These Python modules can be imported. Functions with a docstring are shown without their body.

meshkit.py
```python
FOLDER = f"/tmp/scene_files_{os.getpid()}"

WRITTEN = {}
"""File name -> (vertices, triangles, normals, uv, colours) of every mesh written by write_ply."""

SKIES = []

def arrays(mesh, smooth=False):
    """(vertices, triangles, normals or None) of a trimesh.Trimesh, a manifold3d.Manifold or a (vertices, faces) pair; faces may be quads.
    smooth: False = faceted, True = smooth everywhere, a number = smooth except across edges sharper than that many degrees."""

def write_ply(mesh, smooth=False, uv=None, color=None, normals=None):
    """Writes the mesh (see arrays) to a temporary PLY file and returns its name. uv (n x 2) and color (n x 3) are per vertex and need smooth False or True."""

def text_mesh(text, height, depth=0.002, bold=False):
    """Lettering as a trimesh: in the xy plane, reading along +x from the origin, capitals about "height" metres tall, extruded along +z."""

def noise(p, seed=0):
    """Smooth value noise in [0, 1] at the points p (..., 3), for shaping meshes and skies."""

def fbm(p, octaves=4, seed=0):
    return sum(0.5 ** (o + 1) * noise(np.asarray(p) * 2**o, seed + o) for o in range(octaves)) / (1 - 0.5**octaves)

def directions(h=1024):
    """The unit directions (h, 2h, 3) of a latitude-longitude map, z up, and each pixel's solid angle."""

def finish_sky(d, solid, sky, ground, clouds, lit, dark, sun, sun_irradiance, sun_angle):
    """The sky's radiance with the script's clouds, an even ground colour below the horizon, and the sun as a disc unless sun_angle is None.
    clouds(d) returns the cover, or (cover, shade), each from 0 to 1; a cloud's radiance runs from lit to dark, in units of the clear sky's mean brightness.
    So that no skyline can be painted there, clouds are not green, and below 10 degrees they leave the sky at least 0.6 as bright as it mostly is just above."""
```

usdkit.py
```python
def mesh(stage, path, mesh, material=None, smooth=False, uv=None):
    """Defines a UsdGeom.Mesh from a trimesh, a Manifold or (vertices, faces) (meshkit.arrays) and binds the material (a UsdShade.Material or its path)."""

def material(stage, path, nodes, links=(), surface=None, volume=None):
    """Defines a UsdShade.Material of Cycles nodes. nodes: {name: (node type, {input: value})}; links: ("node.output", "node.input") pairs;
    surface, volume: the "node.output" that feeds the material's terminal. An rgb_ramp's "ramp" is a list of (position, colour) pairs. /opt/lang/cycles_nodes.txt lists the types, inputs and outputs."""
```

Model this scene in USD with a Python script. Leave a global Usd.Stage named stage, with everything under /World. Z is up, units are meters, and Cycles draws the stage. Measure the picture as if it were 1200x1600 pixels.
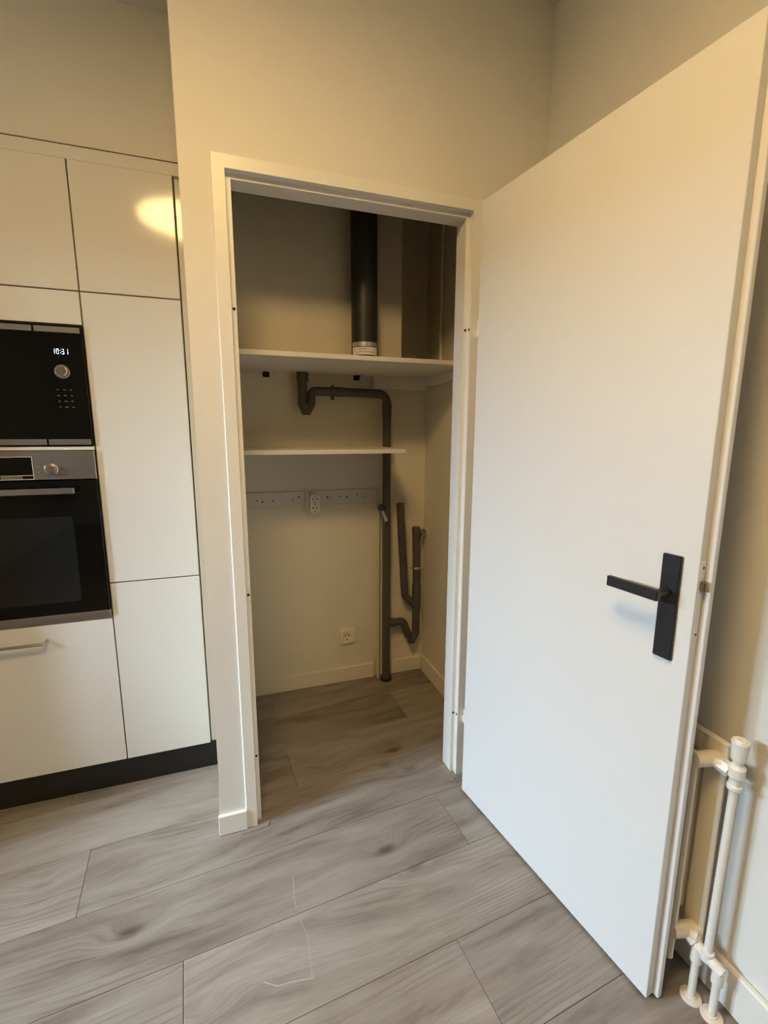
import math, random
import numpy as np
import trimesh
import manifold3d as m3
from shapely.geometry import Polygon, box as sbox
import shapely.affinity as aff
from pxr import Gf, Sdf, Usd, UsdGeom, UsdLux, UsdShade
import usdkit, meshkit

stage = Usd.Stage.CreateInMemory()
UsdGeom.SetStageUpAxis(stage, 'Z')
UsdGeom.SetStageMetersPerUnit(stage, 1.0)
UsdGeom.Xform.Define(stage, '/World')
UsdGeom.Scope.Define(stage, '/World/Looks')

# ------------------------------------------------------------------ camera, light, exposure
CAM = np.array([0.004, -1.4729, 1.358])
YAW, PITCH, ROLL, FPX = -18.5452, -9.8477, 0.1474, 718.91
EXPOSURE = 0.06
LAMP = (1.0, 0.668, 0.272)        # warm ceiling lamp
LAMP_L = 36.5
DAY = (0.632, 0.80, 1.0)          # daylight through the glazed door on the left
DAY_I = 145.0


def make_camera():
    y, pi, r = np.radians([YAW, PITCH, ROLL])
    fw = np.array([np.sin(-y) * np.cos(pi), np.cos(y) * np.cos(pi), np.sin(pi)])
    rt = np.array([np.cos(y), np.sin(y), 0.0])
    up = np.cross(rt, fw)
    rt2, up2 = rt * np.cos(r) + up * np.sin(r), -rt * np.sin(r) + up * np.cos(r)
    c = UsdGeom.Camera.Define(stage, '/World/camera')
    m = Gf.Matrix4d(*rt2, 0, *up2, 0, *(-fw), 0, *CAM, 1)
    c.AddTransformOp().Set(m)
    c.CreateHorizontalApertureAttr(36.0)
    c.CreateVerticalApertureAttr(48.0)
    c.CreateFocalLengthAttr(FPX / 1200 * 36.0)
    c.CreateClippingRangeAttr(Gf.Vec2f(0.02, 100))
    c.CreateExposureAttr(EXPOSURE)


make_camera()

# room measures (metres): the doorway wall is y = 0, x runs right along it, z is up
CEIL = 2.715
SOFFIT = 2.652                    # ceiling over the kitchen recess
XL, XW = -0.0845, 1.0766          # left end of the doorway wall, right wall
D, XR = 0.8267, 1.0075            # closet back wall, closet right wall
K = 0.3427                        # kitchen fronts
ROOM_L, ROOM_B = -2.24, -5.6       # far left wall, rear wall
WT = 0.075                        # thickness of the doorway wall
OX0, OX1, OZ = 0.048, 0.788, 2.054    # clear opening
WIN_Y0, WIN_Y1, WIN_Z0, WIN_Z1 = -0.88, -0.04, 0.06, 2.12


def rect_light(path, centre, normal, w, h, color, intensity):
    l = UsdLux.RectLight.Define(stage, path)
    n = np.array(normal, float) / np.linalg.norm(normal)
    zax = -n
    xax = np.cross([0, 0, 1.0], zax); xax /= np.linalg.norm(xax)
    yax = np.cross(zax, xax)
    l.AddTransformOp().Set(Gf.Matrix4d(*xax, 0, *yax, 0, *zax, 0, *centre, 1))
    l.CreateWidthAttr(w); l.CreateHeightAttr(h)
    l.CreateColorAttr(Gf.Vec3f(*color)); l.CreateIntensityAttr(intensity)
    return l


# daylight just outside the glazed door, coming down from the sky
rect_light('/World/daylight', (ROOM_L - 0.9, (WIN_Y0 + WIN_Y1) / 2 - 0.1, 2.7), (1.0, 0.0, -0.9), 2.2, 1.6, DAY, DAY_I)

# ------------------------------------------------------------------ materials
_mats = {}


def mat(name, nodes, links=(), surface='p.BSDF'):
    _mats[name] = usdkit.material(stage, '/World/Looks/' + name, nodes, links, surface=surface)
    return _mats[name]


def simple(name, color, rough=0.5, metallic=0.0, spec=0.5, **kw):
    return mat(name, {'p': ('principled_bsdf', dict(base_color=color, roughness=rough, metallic=metallic, specular_ior_level=spec, **kw))})


def painted(name, color, rough, bump=0.15, scale=220.0, var=0.03, spec=0.5):
    c2 = tuple(x * (1 - var) for x in color)
    return mat(name, {
        'g': ('geometry', {}),
        'n': ('noise_texture', {'scale': scale, 'detail': 3.0}),
        'n2': ('noise_texture', {'scale': 2.3, 'detail': 3.0}),
        'r': ('rgb_ramp', {'ramp': [(0.3, c2), (0.7, color)]}),
        'b': ('bump', {'strength': bump, 'distance': 0.001}),
        'p': ('principled_bsdf', {'roughness': rough, 'specular_ior_level': spec})},
        [('g.position', 'n.vector'), ('g.position', 'n2.vector'), ('n2.fac', 'r.fac'), ('r.color', 'p.base_color'),
         ('n.fac', 'b.height'), ('b.normal', 'p.normal')])


M_wall = painted('wall_paint', (0.78, 0.765, 0.72), 0.65, 0.35, 160)
M_ceil = painted('ceiling_paint', (0.80, 0.78, 0.72), 0.8, 0.2)
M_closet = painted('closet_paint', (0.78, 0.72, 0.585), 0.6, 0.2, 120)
M_door = painted('door_paint', (0.80, 0.80, 0.795), 0.42, 0.06, 300, 0.015)
M_frame = painted('frame_paint', (0.82, 0.805, 0.765), 0.35, 0.02, 200, 0.01)
M_base = painted('baseboard_paint', (0.80, 0.775, 0.72), 0.4, 0.05, 200, 0.02)
M_sealant = simple('sealant', (0.90, 0.885, 0.84), 0.3)
M_shelf = painted('shelf_board', (0.80, 0.77, 0.71), 0.45, 0.05, 200, 0.02)
M_gloss = simple('gloss_lacquer', (0.77, 0.755, 0.72), 0.09, 0, 0.5)
M_carcass = simple('carcass_board', (0.42, 0.36, 0.275), 0.6)
M_plinth = simple('black_plinth', (0.012, 0.011, 0.010), 0.45)
M_steel = mat('brushed_steel', {
    'g': ('geometry', {}), 'm': ('mapping', {'scale': (4.0, 60.0, 900.0)}),
    'n': ('noise_texture', {'scale': 1.0, 'detail': 2.0}),
    'r': ('rgb_ramp', {'ramp': [(0.3, (0.40, 0.385, 0.36)), (0.7, (0.50, 0.48, 0.45))]}),
    'p': ('principled_bsdf', {'metallic': 1.0, 'roughness': 0.36})},
    [('g.position', 'm.vector'), ('m.vector', 'n.vector'), ('n.fac', 'r.fac'), ('r.color', 'p.base_color')])
M_bright = simple('satin_metal', (0.72, 0.70, 0.66), 0.22, 1.0)
M_blackglass = simple('black_glass', (0.004, 0.004, 0.004), 0.04, 0, 0.45)
M_ovenglass = simple('oven_window_glass', (0.012, 0.014, 0.015), 0.06, 0, 0.6)
M_black = simple('matt_black', (0.014, 0.014, 0.016), 0.42)
M_hole = simple('dark_hole', (0.006, 0.005, 0.004), 0.9)
M_print = simple('grey_print', (0.10, 0.10, 0.10), 0.6)
M_mark = simple('dark_print', (0.10, 0.095, 0.09), 0.6)
M_digit = mat('clock_glow', {'e': ('emission', {'color': (0.75, 0.88, 1.0), 'strength': 2.6})}, surface='e.emission')
M_pvc = painted('grey_pvc', (0.085, 0.076, 0.062), 0.45, 0.05, 90, 0.12)
M_flue = simple('black_flue', (0.016, 0.014, 0.012), 0.45)
M_label = painted('paper_label', (0.72, 0.70, 0.66), 0.5, 0.0, 50, 0.03)
M_foil = simple('silver_foil', (0.62, 0.60, 0.56), 0.3, 0.9)
M_plastic = simple('white_plastic', (0.86, 0.84, 0.78), 0.35)
M_cream = simple('cream_plastic', (0.84, 0.77, 0.61), 0.4)
M_copper = painted('painted_pipe', (0.66, 0.585, 0.42), 0.4, 0.0, 60, 0.06)
M_chrome = simple('chrome', (0.80, 0.80, 0.80), 0.10, 1.0)
M_tapblack = simple('dark_handle', (0.030, 0.028, 0.045), 0.3)
M_rad = painted('radiator_enamel', (0.80, 0.73, 0.585), 0.38, 0.04, 120, 0.03)
M_radwhite = painted('valve_enamel', (0.84, 0.81, 0.74), 0.32, 0.04, 120, 0.02)
M_gap = simple('subfloor', (0.05, 0.042, 0.035), 0.9)
M_scratch = simple('scratch', (0.37, 0.35, 0.32), 0.6)
M_window = simple('window_paint', (0.82, 0.82, 0.80), 0.35)
M_glass = mat('pane_glass', {
    'f': ('fresnel', {'IOR': 1.45}), 't': ('transparent_bsdf', {'color': (0.96, 0.98, 0.97)}), 'g': ('glossy_bsdf', {'roughness': 0.02}),
    'm': ('mix_closure', {})}, [('f.fac', 'm.fac'), ('t.BSDF', 'm.closure1'), ('g.BSDF', 'm.closure2')], surface='m.closure')
M_lamp = mat('lamp_glow', {'e': ('emission', {'color': LAMP, 'strength': LAMP_L})}, surface='e.emission')
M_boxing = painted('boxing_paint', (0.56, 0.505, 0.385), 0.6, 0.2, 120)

FLOOR_ANG = math.radians(4.69)


def wood(name):
    """Greige oak laminate: the grain runs along the planks, swirls round knots and shifts from plank to plank."""
    dark, mid, light = (0.150, 0.119, 0.094), (0.258, 0.221, 0.186), (0.365, 0.328, 0.287)
    N = {
        'g': ('geometry', {}), 'oi': ('object_info', {}), 'rot': ('mapping', {'rotation': (0, 0, -FLOOR_ANG)}),
        'k': ('math', {'math_type': 'multiply', 'value2': 57.0}), 'k2': ('math', {'math_type': 'multiply', 'value2': 13.0}),
        'sh': ('combine_xyz', {}), 'add': ('vector_math', {'math_type': 'add'}),
        # knots: sparse cells, stretched along the board; the grain bends round them
        'mk': ('mapping', {'scale': (2.9, 6.6, 1.0)}), 'vk': ('voronoi_texture', {'scale': 1.0, 'randomness': 0.95}),
        'kb': ('map_range', {'from_min': 0.0, 'from_max': 0.42, 'to_min': 1.0, 'to_max': 0.0, 'clamp': True, 'range_type': 'smoothstep'}),
        'kd': ('map_range', {'from_min': 0.02, 'from_max': 0.16, 'to_min': 1.0, 'to_max': 0.0, 'clamp': True, 'range_type': 'smoothstep'}),
        'ks': ('separate_color', {}), 'kon': ('math', {'math_type': 'greater_than', 'value2': 0.45}),
        'kb2': ('math', {'math_type': 'multiply'}), 'kd2': ('math', {'math_type': 'multiply'}),
        # warp
        'mw': ('mapping', {'scale': (0.8, 3.0, 1.0)}), 'nw': ('noise_texture', {'scale': 1.0, 'detail': 2.0, 'roughness': 0.5}),
        'wa': ('math', {'math_type': 'multiply', 'value2': 0.22}), 'wk': ('math', {'math_type': 'multiply', 'value2': 0.045}),
        'xyz': ('separate_xyz', {}), 's1': ('math', {'math_type': 'add'}), 's2': ('math', {'math_type': 'add'}),
        # growth lines from the warped height
        'fr': ('math', {'math_type': 'multiply', 'value2': 420.0}), 'sn': ('math', {'math_type': 'sine'}),
        'ln': ('map_range', {'from_min': 0.25, 'from_max': 1.0, 'clamp': True}),
        'mm': ('mapping', {'scale': (1.7, 4.4, 1.0), 'location': (3.1, 7.7, 0)}), 'nm': ('noise_texture', {'scale': 1.0, 'detail': 2.0}),
        'mr': ('map_range', {'from_min': 0.50, 'from_max': 0.66, 'clamp': True}), 'fg': ('math', {'math_type': 'multiply'}),
        'ff': ('math', {'math_type': 'multiply', 'value2': 0.52}),
        # broad tone and fine fibre in the warped coordinates
        'cw': ('combine_xyz', {}),
        'm1': ('mapping', {'scale': (2.4, 17.0, 1.0)}), 'n1': ('noise_texture', {'scale': 1.0, 'detail': 6.0, 'roughness': 0.62}),
        'm2': ('mapping', {'scale': (9.0, 230.0, 1.0)}), 'n2': ('noise_texture', {'scale': 1.0, 'detail': 3.0, 'roughness': 0.6}),
        'm3': ('mapping', {'scale': (0.8, 2.6, 1.0), 'location': (5.3, 1.7, 0)}), 'n3': ('noise_texture', {'scale': 1.0, 'detail': 1.0}),
        'mxn': ('mix_float', {'fac': 0.28}),
        'c1': ('rgb_ramp', {'ramp': [(0.33, dark), (0.47, mid), (0.58, tuple((np.array(mid) + np.array(light)) / 2)), (0.74, light)]}),
        'c2': ('rgb_ramp', {'ramp': [(0.32, (0.84, 0.83, 0.82)), (0.60, (1.0, 1.0, 1.0))]}),
        'x2': ('mix_color', {'blend_type': 'multiply', 'fac': 0.85}),
        'x3': ('mix_color', {'blend_type': 'multiply', 'b': (0.50, 0.45, 0.41)}),
        'kf': ('math', {'math_type': 'multiply', 'value2': 0.9}), 'x4': ('mix_color', {'blend_type': 'multiply', 'b': (0.40, 0.34, 0.29)}),
        'tv': ('map_range', {'to_min': 0.88, 'to_max': 1.10}), 'x5': ('vector_math', {'math_type': 'scale'}),
        'b': ('bump', {'strength': 0.25, 'distance': 0.0006}),
        'p': ('principled_bsdf', {'roughness': 0.42, 'specular_ior_level': 0.45})}
    L = [('g.position', 'rot.vector'), ('oi.random', 'k.value1'), ('oi.random', 'k2.value1'), ('k.value', 'sh.x'), ('k2.value', 'sh.y'),
         ('rot.vector', 'add.vector1'), ('sh.vector', 'add.vector2'),
         ('add.vector', 'mk.vector'), ('mk.vector', 'vk.vector'), ('vk.distance', 'kb.value'), ('vk.distance', 'kd.value'),
         ('vk.color', 'ks.color'), ('ks.r', 'kon.value1'), ('kb.result', 'kb2.value1'), ('kon.value', 'kb2.value2'), ('kd.result', 'kd2.value1'), ('kon.value', 'kd2.value2'),
         ('add.vector', 'mw.vector'), ('mw.vector', 'nw.vector'), ('nw.fac', 'wa.value1'), ('kb2.value', 'wk.value1'),
         ('add.vector', 'xyz.vector'), ('xyz.y', 's1.value1'), ('wa.value', 's1.value2'), ('s1.value', 's2.value1'), ('wk.value', 's2.value2'),
         ('s2.value', 'fr.value1'), ('fr.value', 'sn.value1'), ('sn.value', 'ln.value'),
         ('add.vector', 'mm.vector'), ('mm.vector', 'nm.vector'), ('nm.fac', 'mr.value'), ('ln.result', 'fg.value1'), ('mr.result', 'fg.value2'), ('fg.value', 'ff.value1'),
         ('xyz.x', 'cw.x'), ('s2.value', 'cw.y'),
         ('cw.vector', 'm1.vector'), ('m1.vector', 'n1.vector'), ('cw.vector', 'm2.vector'), ('m2.vector', 'n2.vector'),
         ('add.vector', 'm3.vector'), ('m3.vector', 'n3.vector'), ('n1.fac', 'mxn.a'), ('n3.fac', 'mxn.b'), ('mxn.result', 'c1.fac'), ('n2.fac', 'c2.fac'),
         ('c1.color', 'x2.a'), ('c2.color', 'x2.b'), ('ff.value', 'x3.fac'), ('x2.result', 'x3.a'),
         ('kd2.value', 'kf.value1'), ('kf.value', 'x4.fac'), ('x3.result', 'x4.a'),
         ('oi.random', 'tv.value'), ('x4.result', 'x5.vector1'), ('tv.result', 'x5.scale'), ('x5.vector', 'p.base_color'),
         ('n2.fac', 'b.height'), ('b.normal', 'p.normal')]
    return mat(name, N, L)


M_wood = wood('oak_laminate')

# ------------------------------------------------------------------ helpers
_used = {}


def free(parent, name):
    key = (parent, name)
    n = _used.get(key, 0)
    _used[key] = n + 1
    return f'{parent}/{name}' + (f'_{n:03d}' if n else '')


def tag(prim, label=None, cat=None, group=None, kind=None):
    for k, v in (('label', label), ('category', cat), ('group', group), ('kind', kind)):
        if v:
            prim.SetCustomDataByKey(k, v)
    return prim


class Thing:
    def __init__(self, name, label, cat, loc=(0, 0, 0), group=None, kind=None):
        self.path = free('/World', name)
        self.loc = np.array(loc, float)
        x = UsdGeom.Xform.Define(stage, self.path)
        x.AddTranslateOp().Set(Gf.Vec3d(*map(float, loc)))
        self.prim = tag(x.GetPrim(), label, cat, group, kind)

    def part(self, name, mesh, material, under=None, label=None, smooth=30, kind=None):
        """A part of this thing (or, with under = a part's path, a sub-part). Mesh in world coordinates."""
        path = free(under or self.path, name)
        v, f, _ = meshkit.arrays(mesh, False)
        usdkit.mesh(stage, path, (v - self.loc, f), material, smooth=smooth)
        p = stage.GetPrimAtPath(path)
        tag(p, label=label, kind=kind)
        return path


def single(name, mesh, material, label, cat, kind=None, smooth=30, group=None):
    path = free('/World', name)
    usdkit.mesh(stage, path, mesh, material, smooth=smooth)
    return tag(stage.GetPrimAtPath(path), label, cat, group, kind)


def cat_(*ms):
    out = []
    for m in ms:
        v, f, _ = meshkit.arrays(m, False)
        out.append(trimesh.Trimesh(v, f, process=False))
    return trimesh.util.concatenate(out)


def box(x0, y0, z0, x1, y1, z1, c=0.0):
    """A box, its edges chamfered by c."""
    lo, hi = np.minimum([x0, y0, z0], [x1, y1, z1]).astype(float), np.maximum([x0, y0, z0], [x1, y1, z1]).astype(float)
    if c <= 0:
        return trimesh.creation.box(bounds=[lo, hi])
    c = min(c, *((hi - lo) * 0.45))
    pts = []
    for ax in range(3):
        d = np.full(3, c); d[ax] = 0
        for s in np.ndindex(2, 2, 2):
            pts.append(np.where(s, hi - d, lo + d))
    return trimesh.convex.convex_hull(np.array(pts))


def man(mesh):
    if isinstance(mesh, m3.Manifold):
        return mesh
    t = mesh.copy(); t.merge_vertices()
    return m3.Manifold(m3.Mesh(np.asarray(t.vertices, np.float32), np.asarray(t.faces, np.uint32)))


def cyl(a, b, r, n=24, r2=None):
    """A capped cylinder or cone from a to b."""
    a, b = np.array(a, float), np.array(b, float)
    return sweep([a, b], [r, r if r2 is None else r2], n)


def frame_of(t):
    t = t / np.linalg.norm(t)
    h = np.array([0, 0, 1.0]) if abs(t[2]) < 0.9 else np.array([1.0, 0, 0])
    u = np.cross(h, t); u /= np.linalg.norm(u)
    return u, np.cross(t, u)


def sweep(pts, r, n=20, cap=True):
    """A tube along points, radius r (a number or one per point), with parallel-transported rings."""
    P = np.array(pts, float)
    R = np.full(len(P), r, float) if np.ndim(r) == 0 else np.array(r, float)
    T = np.gradient(P, axis=0) if len(P) > 2 else np.repeat([P[1] - P[0]], 2, 0)
    if len(P) > 2:
        d = np.diff(P, axis=0); d /= np.maximum(np.linalg.norm(d, axis=1, keepdims=True), 1e-9)
        T = np.vstack([d[:1], d[:-1] + d[1:], d[-1:]])
    T /= np.maximum(np.linalg.norm(T, axis=1, keepdims=True), 1e-9)
    u, _ = frame_of(T[0])
    V, a = [], np.arange(n) * 2 * np.pi / n
    for i in range(len(P)):
        u = u - T[i] * (u @ T[i]); u /= np.linalg.norm(u)
        w = np.cross(T[i], u)
        V.append(P[i] + R[i] * (np.cos(a)[:, None] * u + np.sin(a)[:, None] * w))
    V = np.vstack(V); F = []
    for i in range(len(P) - 1):
        for j in range(n):
            p, q, s, t = i * n + j, i * n + (j + 1) % n, (i + 1) * n + (j + 1) % n, (i + 1) * n + j
            F += [[p, q, s], [p, s, t]]
    if cap:
        k = len(V); V = np.vstack([V, P[0], P[-1]]); e = (len(P) - 1) * n
        for j in range(n):
            F += [[k, (j + 1) % n, j], [k + 1, e + j, e + (j + 1) % n]]
    return trimesh.Trimesh(V, np.array(F), process=False)


def bend(pts, rad, seg=8):
    """A polyline with its inner corners rounded to radius rad."""
    P = [np.array(p, float) for p in pts]
    out = [P[0]]
    for i in range(1, len(P) - 1):
        a, b, c = P[i - 1], P[i], P[i + 1]
        d1, d2 = (a - b) / np.linalg.norm(a - b), (c - b) / np.linalg.norm(c - b)
        ang = math.acos(np.clip(d1 @ d2, -1, 1))
        L = min(rad / math.tan(ang / 2), 0.48 * np.linalg.norm(a - b), 0.48 * np.linalg.norm(c - b))
        p, q = b + d1 * L, b + d2 * L
        for t in np.linspace(0, 1, seg):
            out.append((1 - t) ** 2 * p + 2 * t * (1 - t) * b + t * t * q)
    return out + [P[-1]]


def lathe(profile, origin, axis=(0, 0, 1), n=28):
    """profile: (radius, height) pairs, turned about the axis through origin."""
    a = np.array(axis, float); a /= np.linalg.norm(a)
    u, w = frame_of(a)
    th = np.arange(n) * 2 * np.pi / n
    o = np.array(origin, float); V = []
    for r, h in profile:
        V.append(o + a * h + max(r, 1e-5) * (np.cos(th)[:, None] * u + np.sin(th)[:, None] * w))
    V = np.vstack(V); F = []
    for i in range(len(profile) - 1):
        for j in range(n):
            p, q, s, t = i * n + j, i * n + (j + 1) % n, (i + 1) * n + (j + 1) % n, (i + 1) * n + j
            F += [[p, q, s], [p, s, t]]
    return trimesh.Trimesh(V, np.array(F), process=False)


def prism(poly, y0, y1):
    """A polygon in x, z extruded along y."""
    m = trimesh.creation.extrude_polygon(poly, y1 - y0, engine='earcut')
    v = np.array(m.vertices)
    return trimesh.Trimesh(np.c_[v[:, 0], y0 + v[:, 2], v[:, 1]], np.array(m.faces)[:, ::-1], process=False)


def column(poly, z0, z1):
    """A polygon in x, y extruded along z."""
    m = trimesh.creation.extrude_polygon(poly, z1 - z0, engine='earcut')
    m.apply_translation([0, 0, z0])
    return m


# ------------------------------------------------------------------ the room shell
single('wall_front', prism(Polygon([(XL, 0), (0.019, 0), (0.019, OZ + 0.03), (OX1 + 0.029, OZ + 0.03), (OX1 + 0.029, 0), (XW, 0), (XW, CEIL), (XL, CEIL), (XL, 0.23), (XL - 0.0035, 0.15), (XL - 0.0065, 0.08), (XL - 0.0065, 0.0)]), 0, WT), M_wall,
       'cream painted wall around the open closet doorway', 'wall', 'structure')
single('wall_right', box(XW, ROOM_B - 0.1, 0, XW + 0.1, 1.2, CEIL), M_wall, 'cream wall on the right behind the open door and the radiator', 'wall', 'structure')
single('wall_left', cat_(box(ROOM_L - 0.12, ROOM_B, 0, ROOM_L, WIN_Y0, CEIL), box(ROOM_L - 0.12, WIN_Y1, 0, ROOM_L, 1.2, CEIL),
       box(ROOM_L - 0.12, WIN_Y0, WIN_Z1, ROOM_L, WIN_Y1, CEIL), box(ROOM_L - 0.12, WIN_Y0, 0, ROOM_L, WIN_Y1, WIN_Z0)), M_wall,
       'cream wall at the far left end of the kitchen with the glazed door', 'wall', 'structure')
single('wall_rear', box(ROOM_L, ROOM_B - 0.1, 0, XW, ROOM_B, CEIL), M_wall, 'cream wall behind the camera', 'wall', 'structure')
single('wall_kitchen', cat_(box(-1.0295, K + 0.012, 2.235, XL, 1.0, SOFFIT), box(-1.0295, 1.0, 0, XL, 1.1, SOFFIT)), M_wall,
       'cream wall above the tall white kitchen units', 'wall', 'structure')
single('wall_niche', box(ROOM_L, 0.10, 0, -1.0295, 1.0, CEIL), M_wall, 'cream wall pier at the left side of the kitchen niche', 'wall', 'structure')
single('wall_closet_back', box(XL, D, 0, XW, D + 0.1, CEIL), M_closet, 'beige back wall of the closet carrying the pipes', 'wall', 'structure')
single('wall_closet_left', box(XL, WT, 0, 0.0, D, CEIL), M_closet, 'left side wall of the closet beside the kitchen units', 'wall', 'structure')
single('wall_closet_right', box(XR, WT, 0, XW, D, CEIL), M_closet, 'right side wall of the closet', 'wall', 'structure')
single('ceiling', cat_(box(ROOM_L - 0.12, ROOM_B - 0.1, CEIL, XW + 0.1, 1.2, CEIL + 0.1), box(-1.0295, 0.0, SOFFIT, XL, 1.1, CEIL)), M_ceil, 'white ceiling over kitchen and closet', 'ceiling', 'structure')

# floor: laminate planks, each one a part
fl = Thing('floor', 'grey-brown oak laminate plank floor running from the kitchen into the closet', 'floor', kind='structure')
fl.part('subfloor', box(ROOM_L - 0.12, ROOM_B - 0.1, -0.05, XW + 0.1, 1.2, -0.009), M_gap)
room_poly = sbox(ROOM_L, ROOM_B, XW, D).union(sbox(ROOM_L, 0, XL, 1.0))
room_poly = room_poly.difference(sbox(ROOM_L, 0.10, -1.0295, 1.0))
keep = room_poly.difference(sbox(XL, 0, OX0 - 0.02, WT)).difference(sbox(OX1 + 0.02, 0, XW, WT)).difference(sbox(XL, 0, 0.0, D)).difference(sbox(XR, WT, XW, D))
PW, PL = 0.2357, 1.38
rows = {-1: 0.2, 0: -0.487, 1: 0.674, 2: -0.207, 3: 0.476}
rng = random.Random(7)
ca, sa = math.cos(FLOOR_ANG), math.sin(FLOOR_ANG)
for k in range(-5, 27):
    v1 = 0.110 - k * PW
    v0 = v1 - PW
    u0 = rows.get(k, rng.uniform(-0.69, 0.69))
    for i in range(-4, 4):
        a, b = u0 + i * PL, u0 + (i + 1) * PL
        quad = aff.rotate(Polygon([(a, v0), (b, v0), (b, v1), (a, v1)]), math.degrees(FLOOR_ANG), origin=(0, 0))
        pc = quad.intersection(keep)
        for g in getattr(pc, 'geoms', [pc]):
            if g.geom_type != 'Polygon' or g.area < 1e-4:
                continue
            low = g.buffer(-0.0006, join_style=2)
            if low.is_empty or low.geom_type != 'Polygon':
                continue
            top = low.buffer(-0.0009, join_style=2)
            if top.geom_type != 'Polygon' or top.is_empty:
                continue
            if len(top.exterior.coords) == len(low.exterior.coords) and not low.interiors:
                A, B = np.array(low.exterior.coords)[:-1], np.array(top.exterior.coords)[:-1]
                # matching rings: chamfered slab
                if Polygon(A).exterior.is_ccw != Polygon(B).exterior.is_ccw:
                    B = B[::-1]
                s = np.argmin(np.linalg.norm(B - A[0], axis=1)); B = np.roll(B, -s, 0)
                tz = trimesh.creation.triangulate_polygon(Polygon(B), engine='earcut')
                n = len(A)
                tv, tf = np.array(tz[0]), np.array(tz[1])
                V = np.vstack([np.c_[A, np.full(n, -0.008)], np.c_[A, np.full(n, -0.0006)], np.c_[B, np.zeros(n)], np.c_[tv, np.zeros(len(tv))]])
                F = []
                ccw = Polygon(A).exterior.is_ccw
                for j in range(n):
                    q = (j + 1) % n
                    for o in (0, n):
                        t = [[o + j, o + q, o + n + q], [o + j, o + n + q, o + n + j]]
                        F += t if ccw else [x[::-1] for x in t]
                for t in tf:
                    x = tv[t]
                    up = np.cross(x[1] - x[0], x[2] - x[0]) > 0
                    F.append(list((t if up else t[::-1]) + 3 * n))
                fl.part('plank', trimesh.Trimesh(V, np.array(F), process=False), M_wood, smooth=False)
            else:
                fl.part('plank', column(top, -0.008, 0.0), M_wood, smooth=False)

# cut-outs in the laminate round the feet of the frame, closed with small pieces
for quad in ([(-0.02, -0.030), (0.068, -0.022), (0.074, 0.002), (0.0, -0.004)], [(0.766, 0.060), (0.766, -0.028), (0.786, -0.040), (0.786, 0.05)], [(0.784, -0.022), (0.784, -0.046), (0.822, -0.040), (0.822, -0.016)]):
    fl.part('filler_piece', column(Polygon(quad), -0.001, 0.0022), M_wood, smooth=False, label='small loose piece of laminate at the foot of the frame')
for pts, w in (([(0.125, -0.236), (0.119, -0.30), (0.121, -0.333)], 0.0010), ([(0.122, -0.36), (0.140, -0.416), (0.138, -0.47), (0.136, -0.519)], 0.0007), ([(0.018, -0.493), (0.05, -0.512), (0.09, -0.515), (0.138, -0.523)], 0.0014), ([(0.09, -0.44), (0.128, -0.447)], 0.0007)):
    from shapely.geometry import LineString
    fl.part('scratch', column(LineString(pts).buffer(w), -0.0002, 0.00015), M_scratch, smooth=False, label='pale scratch in the laminate')

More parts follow.
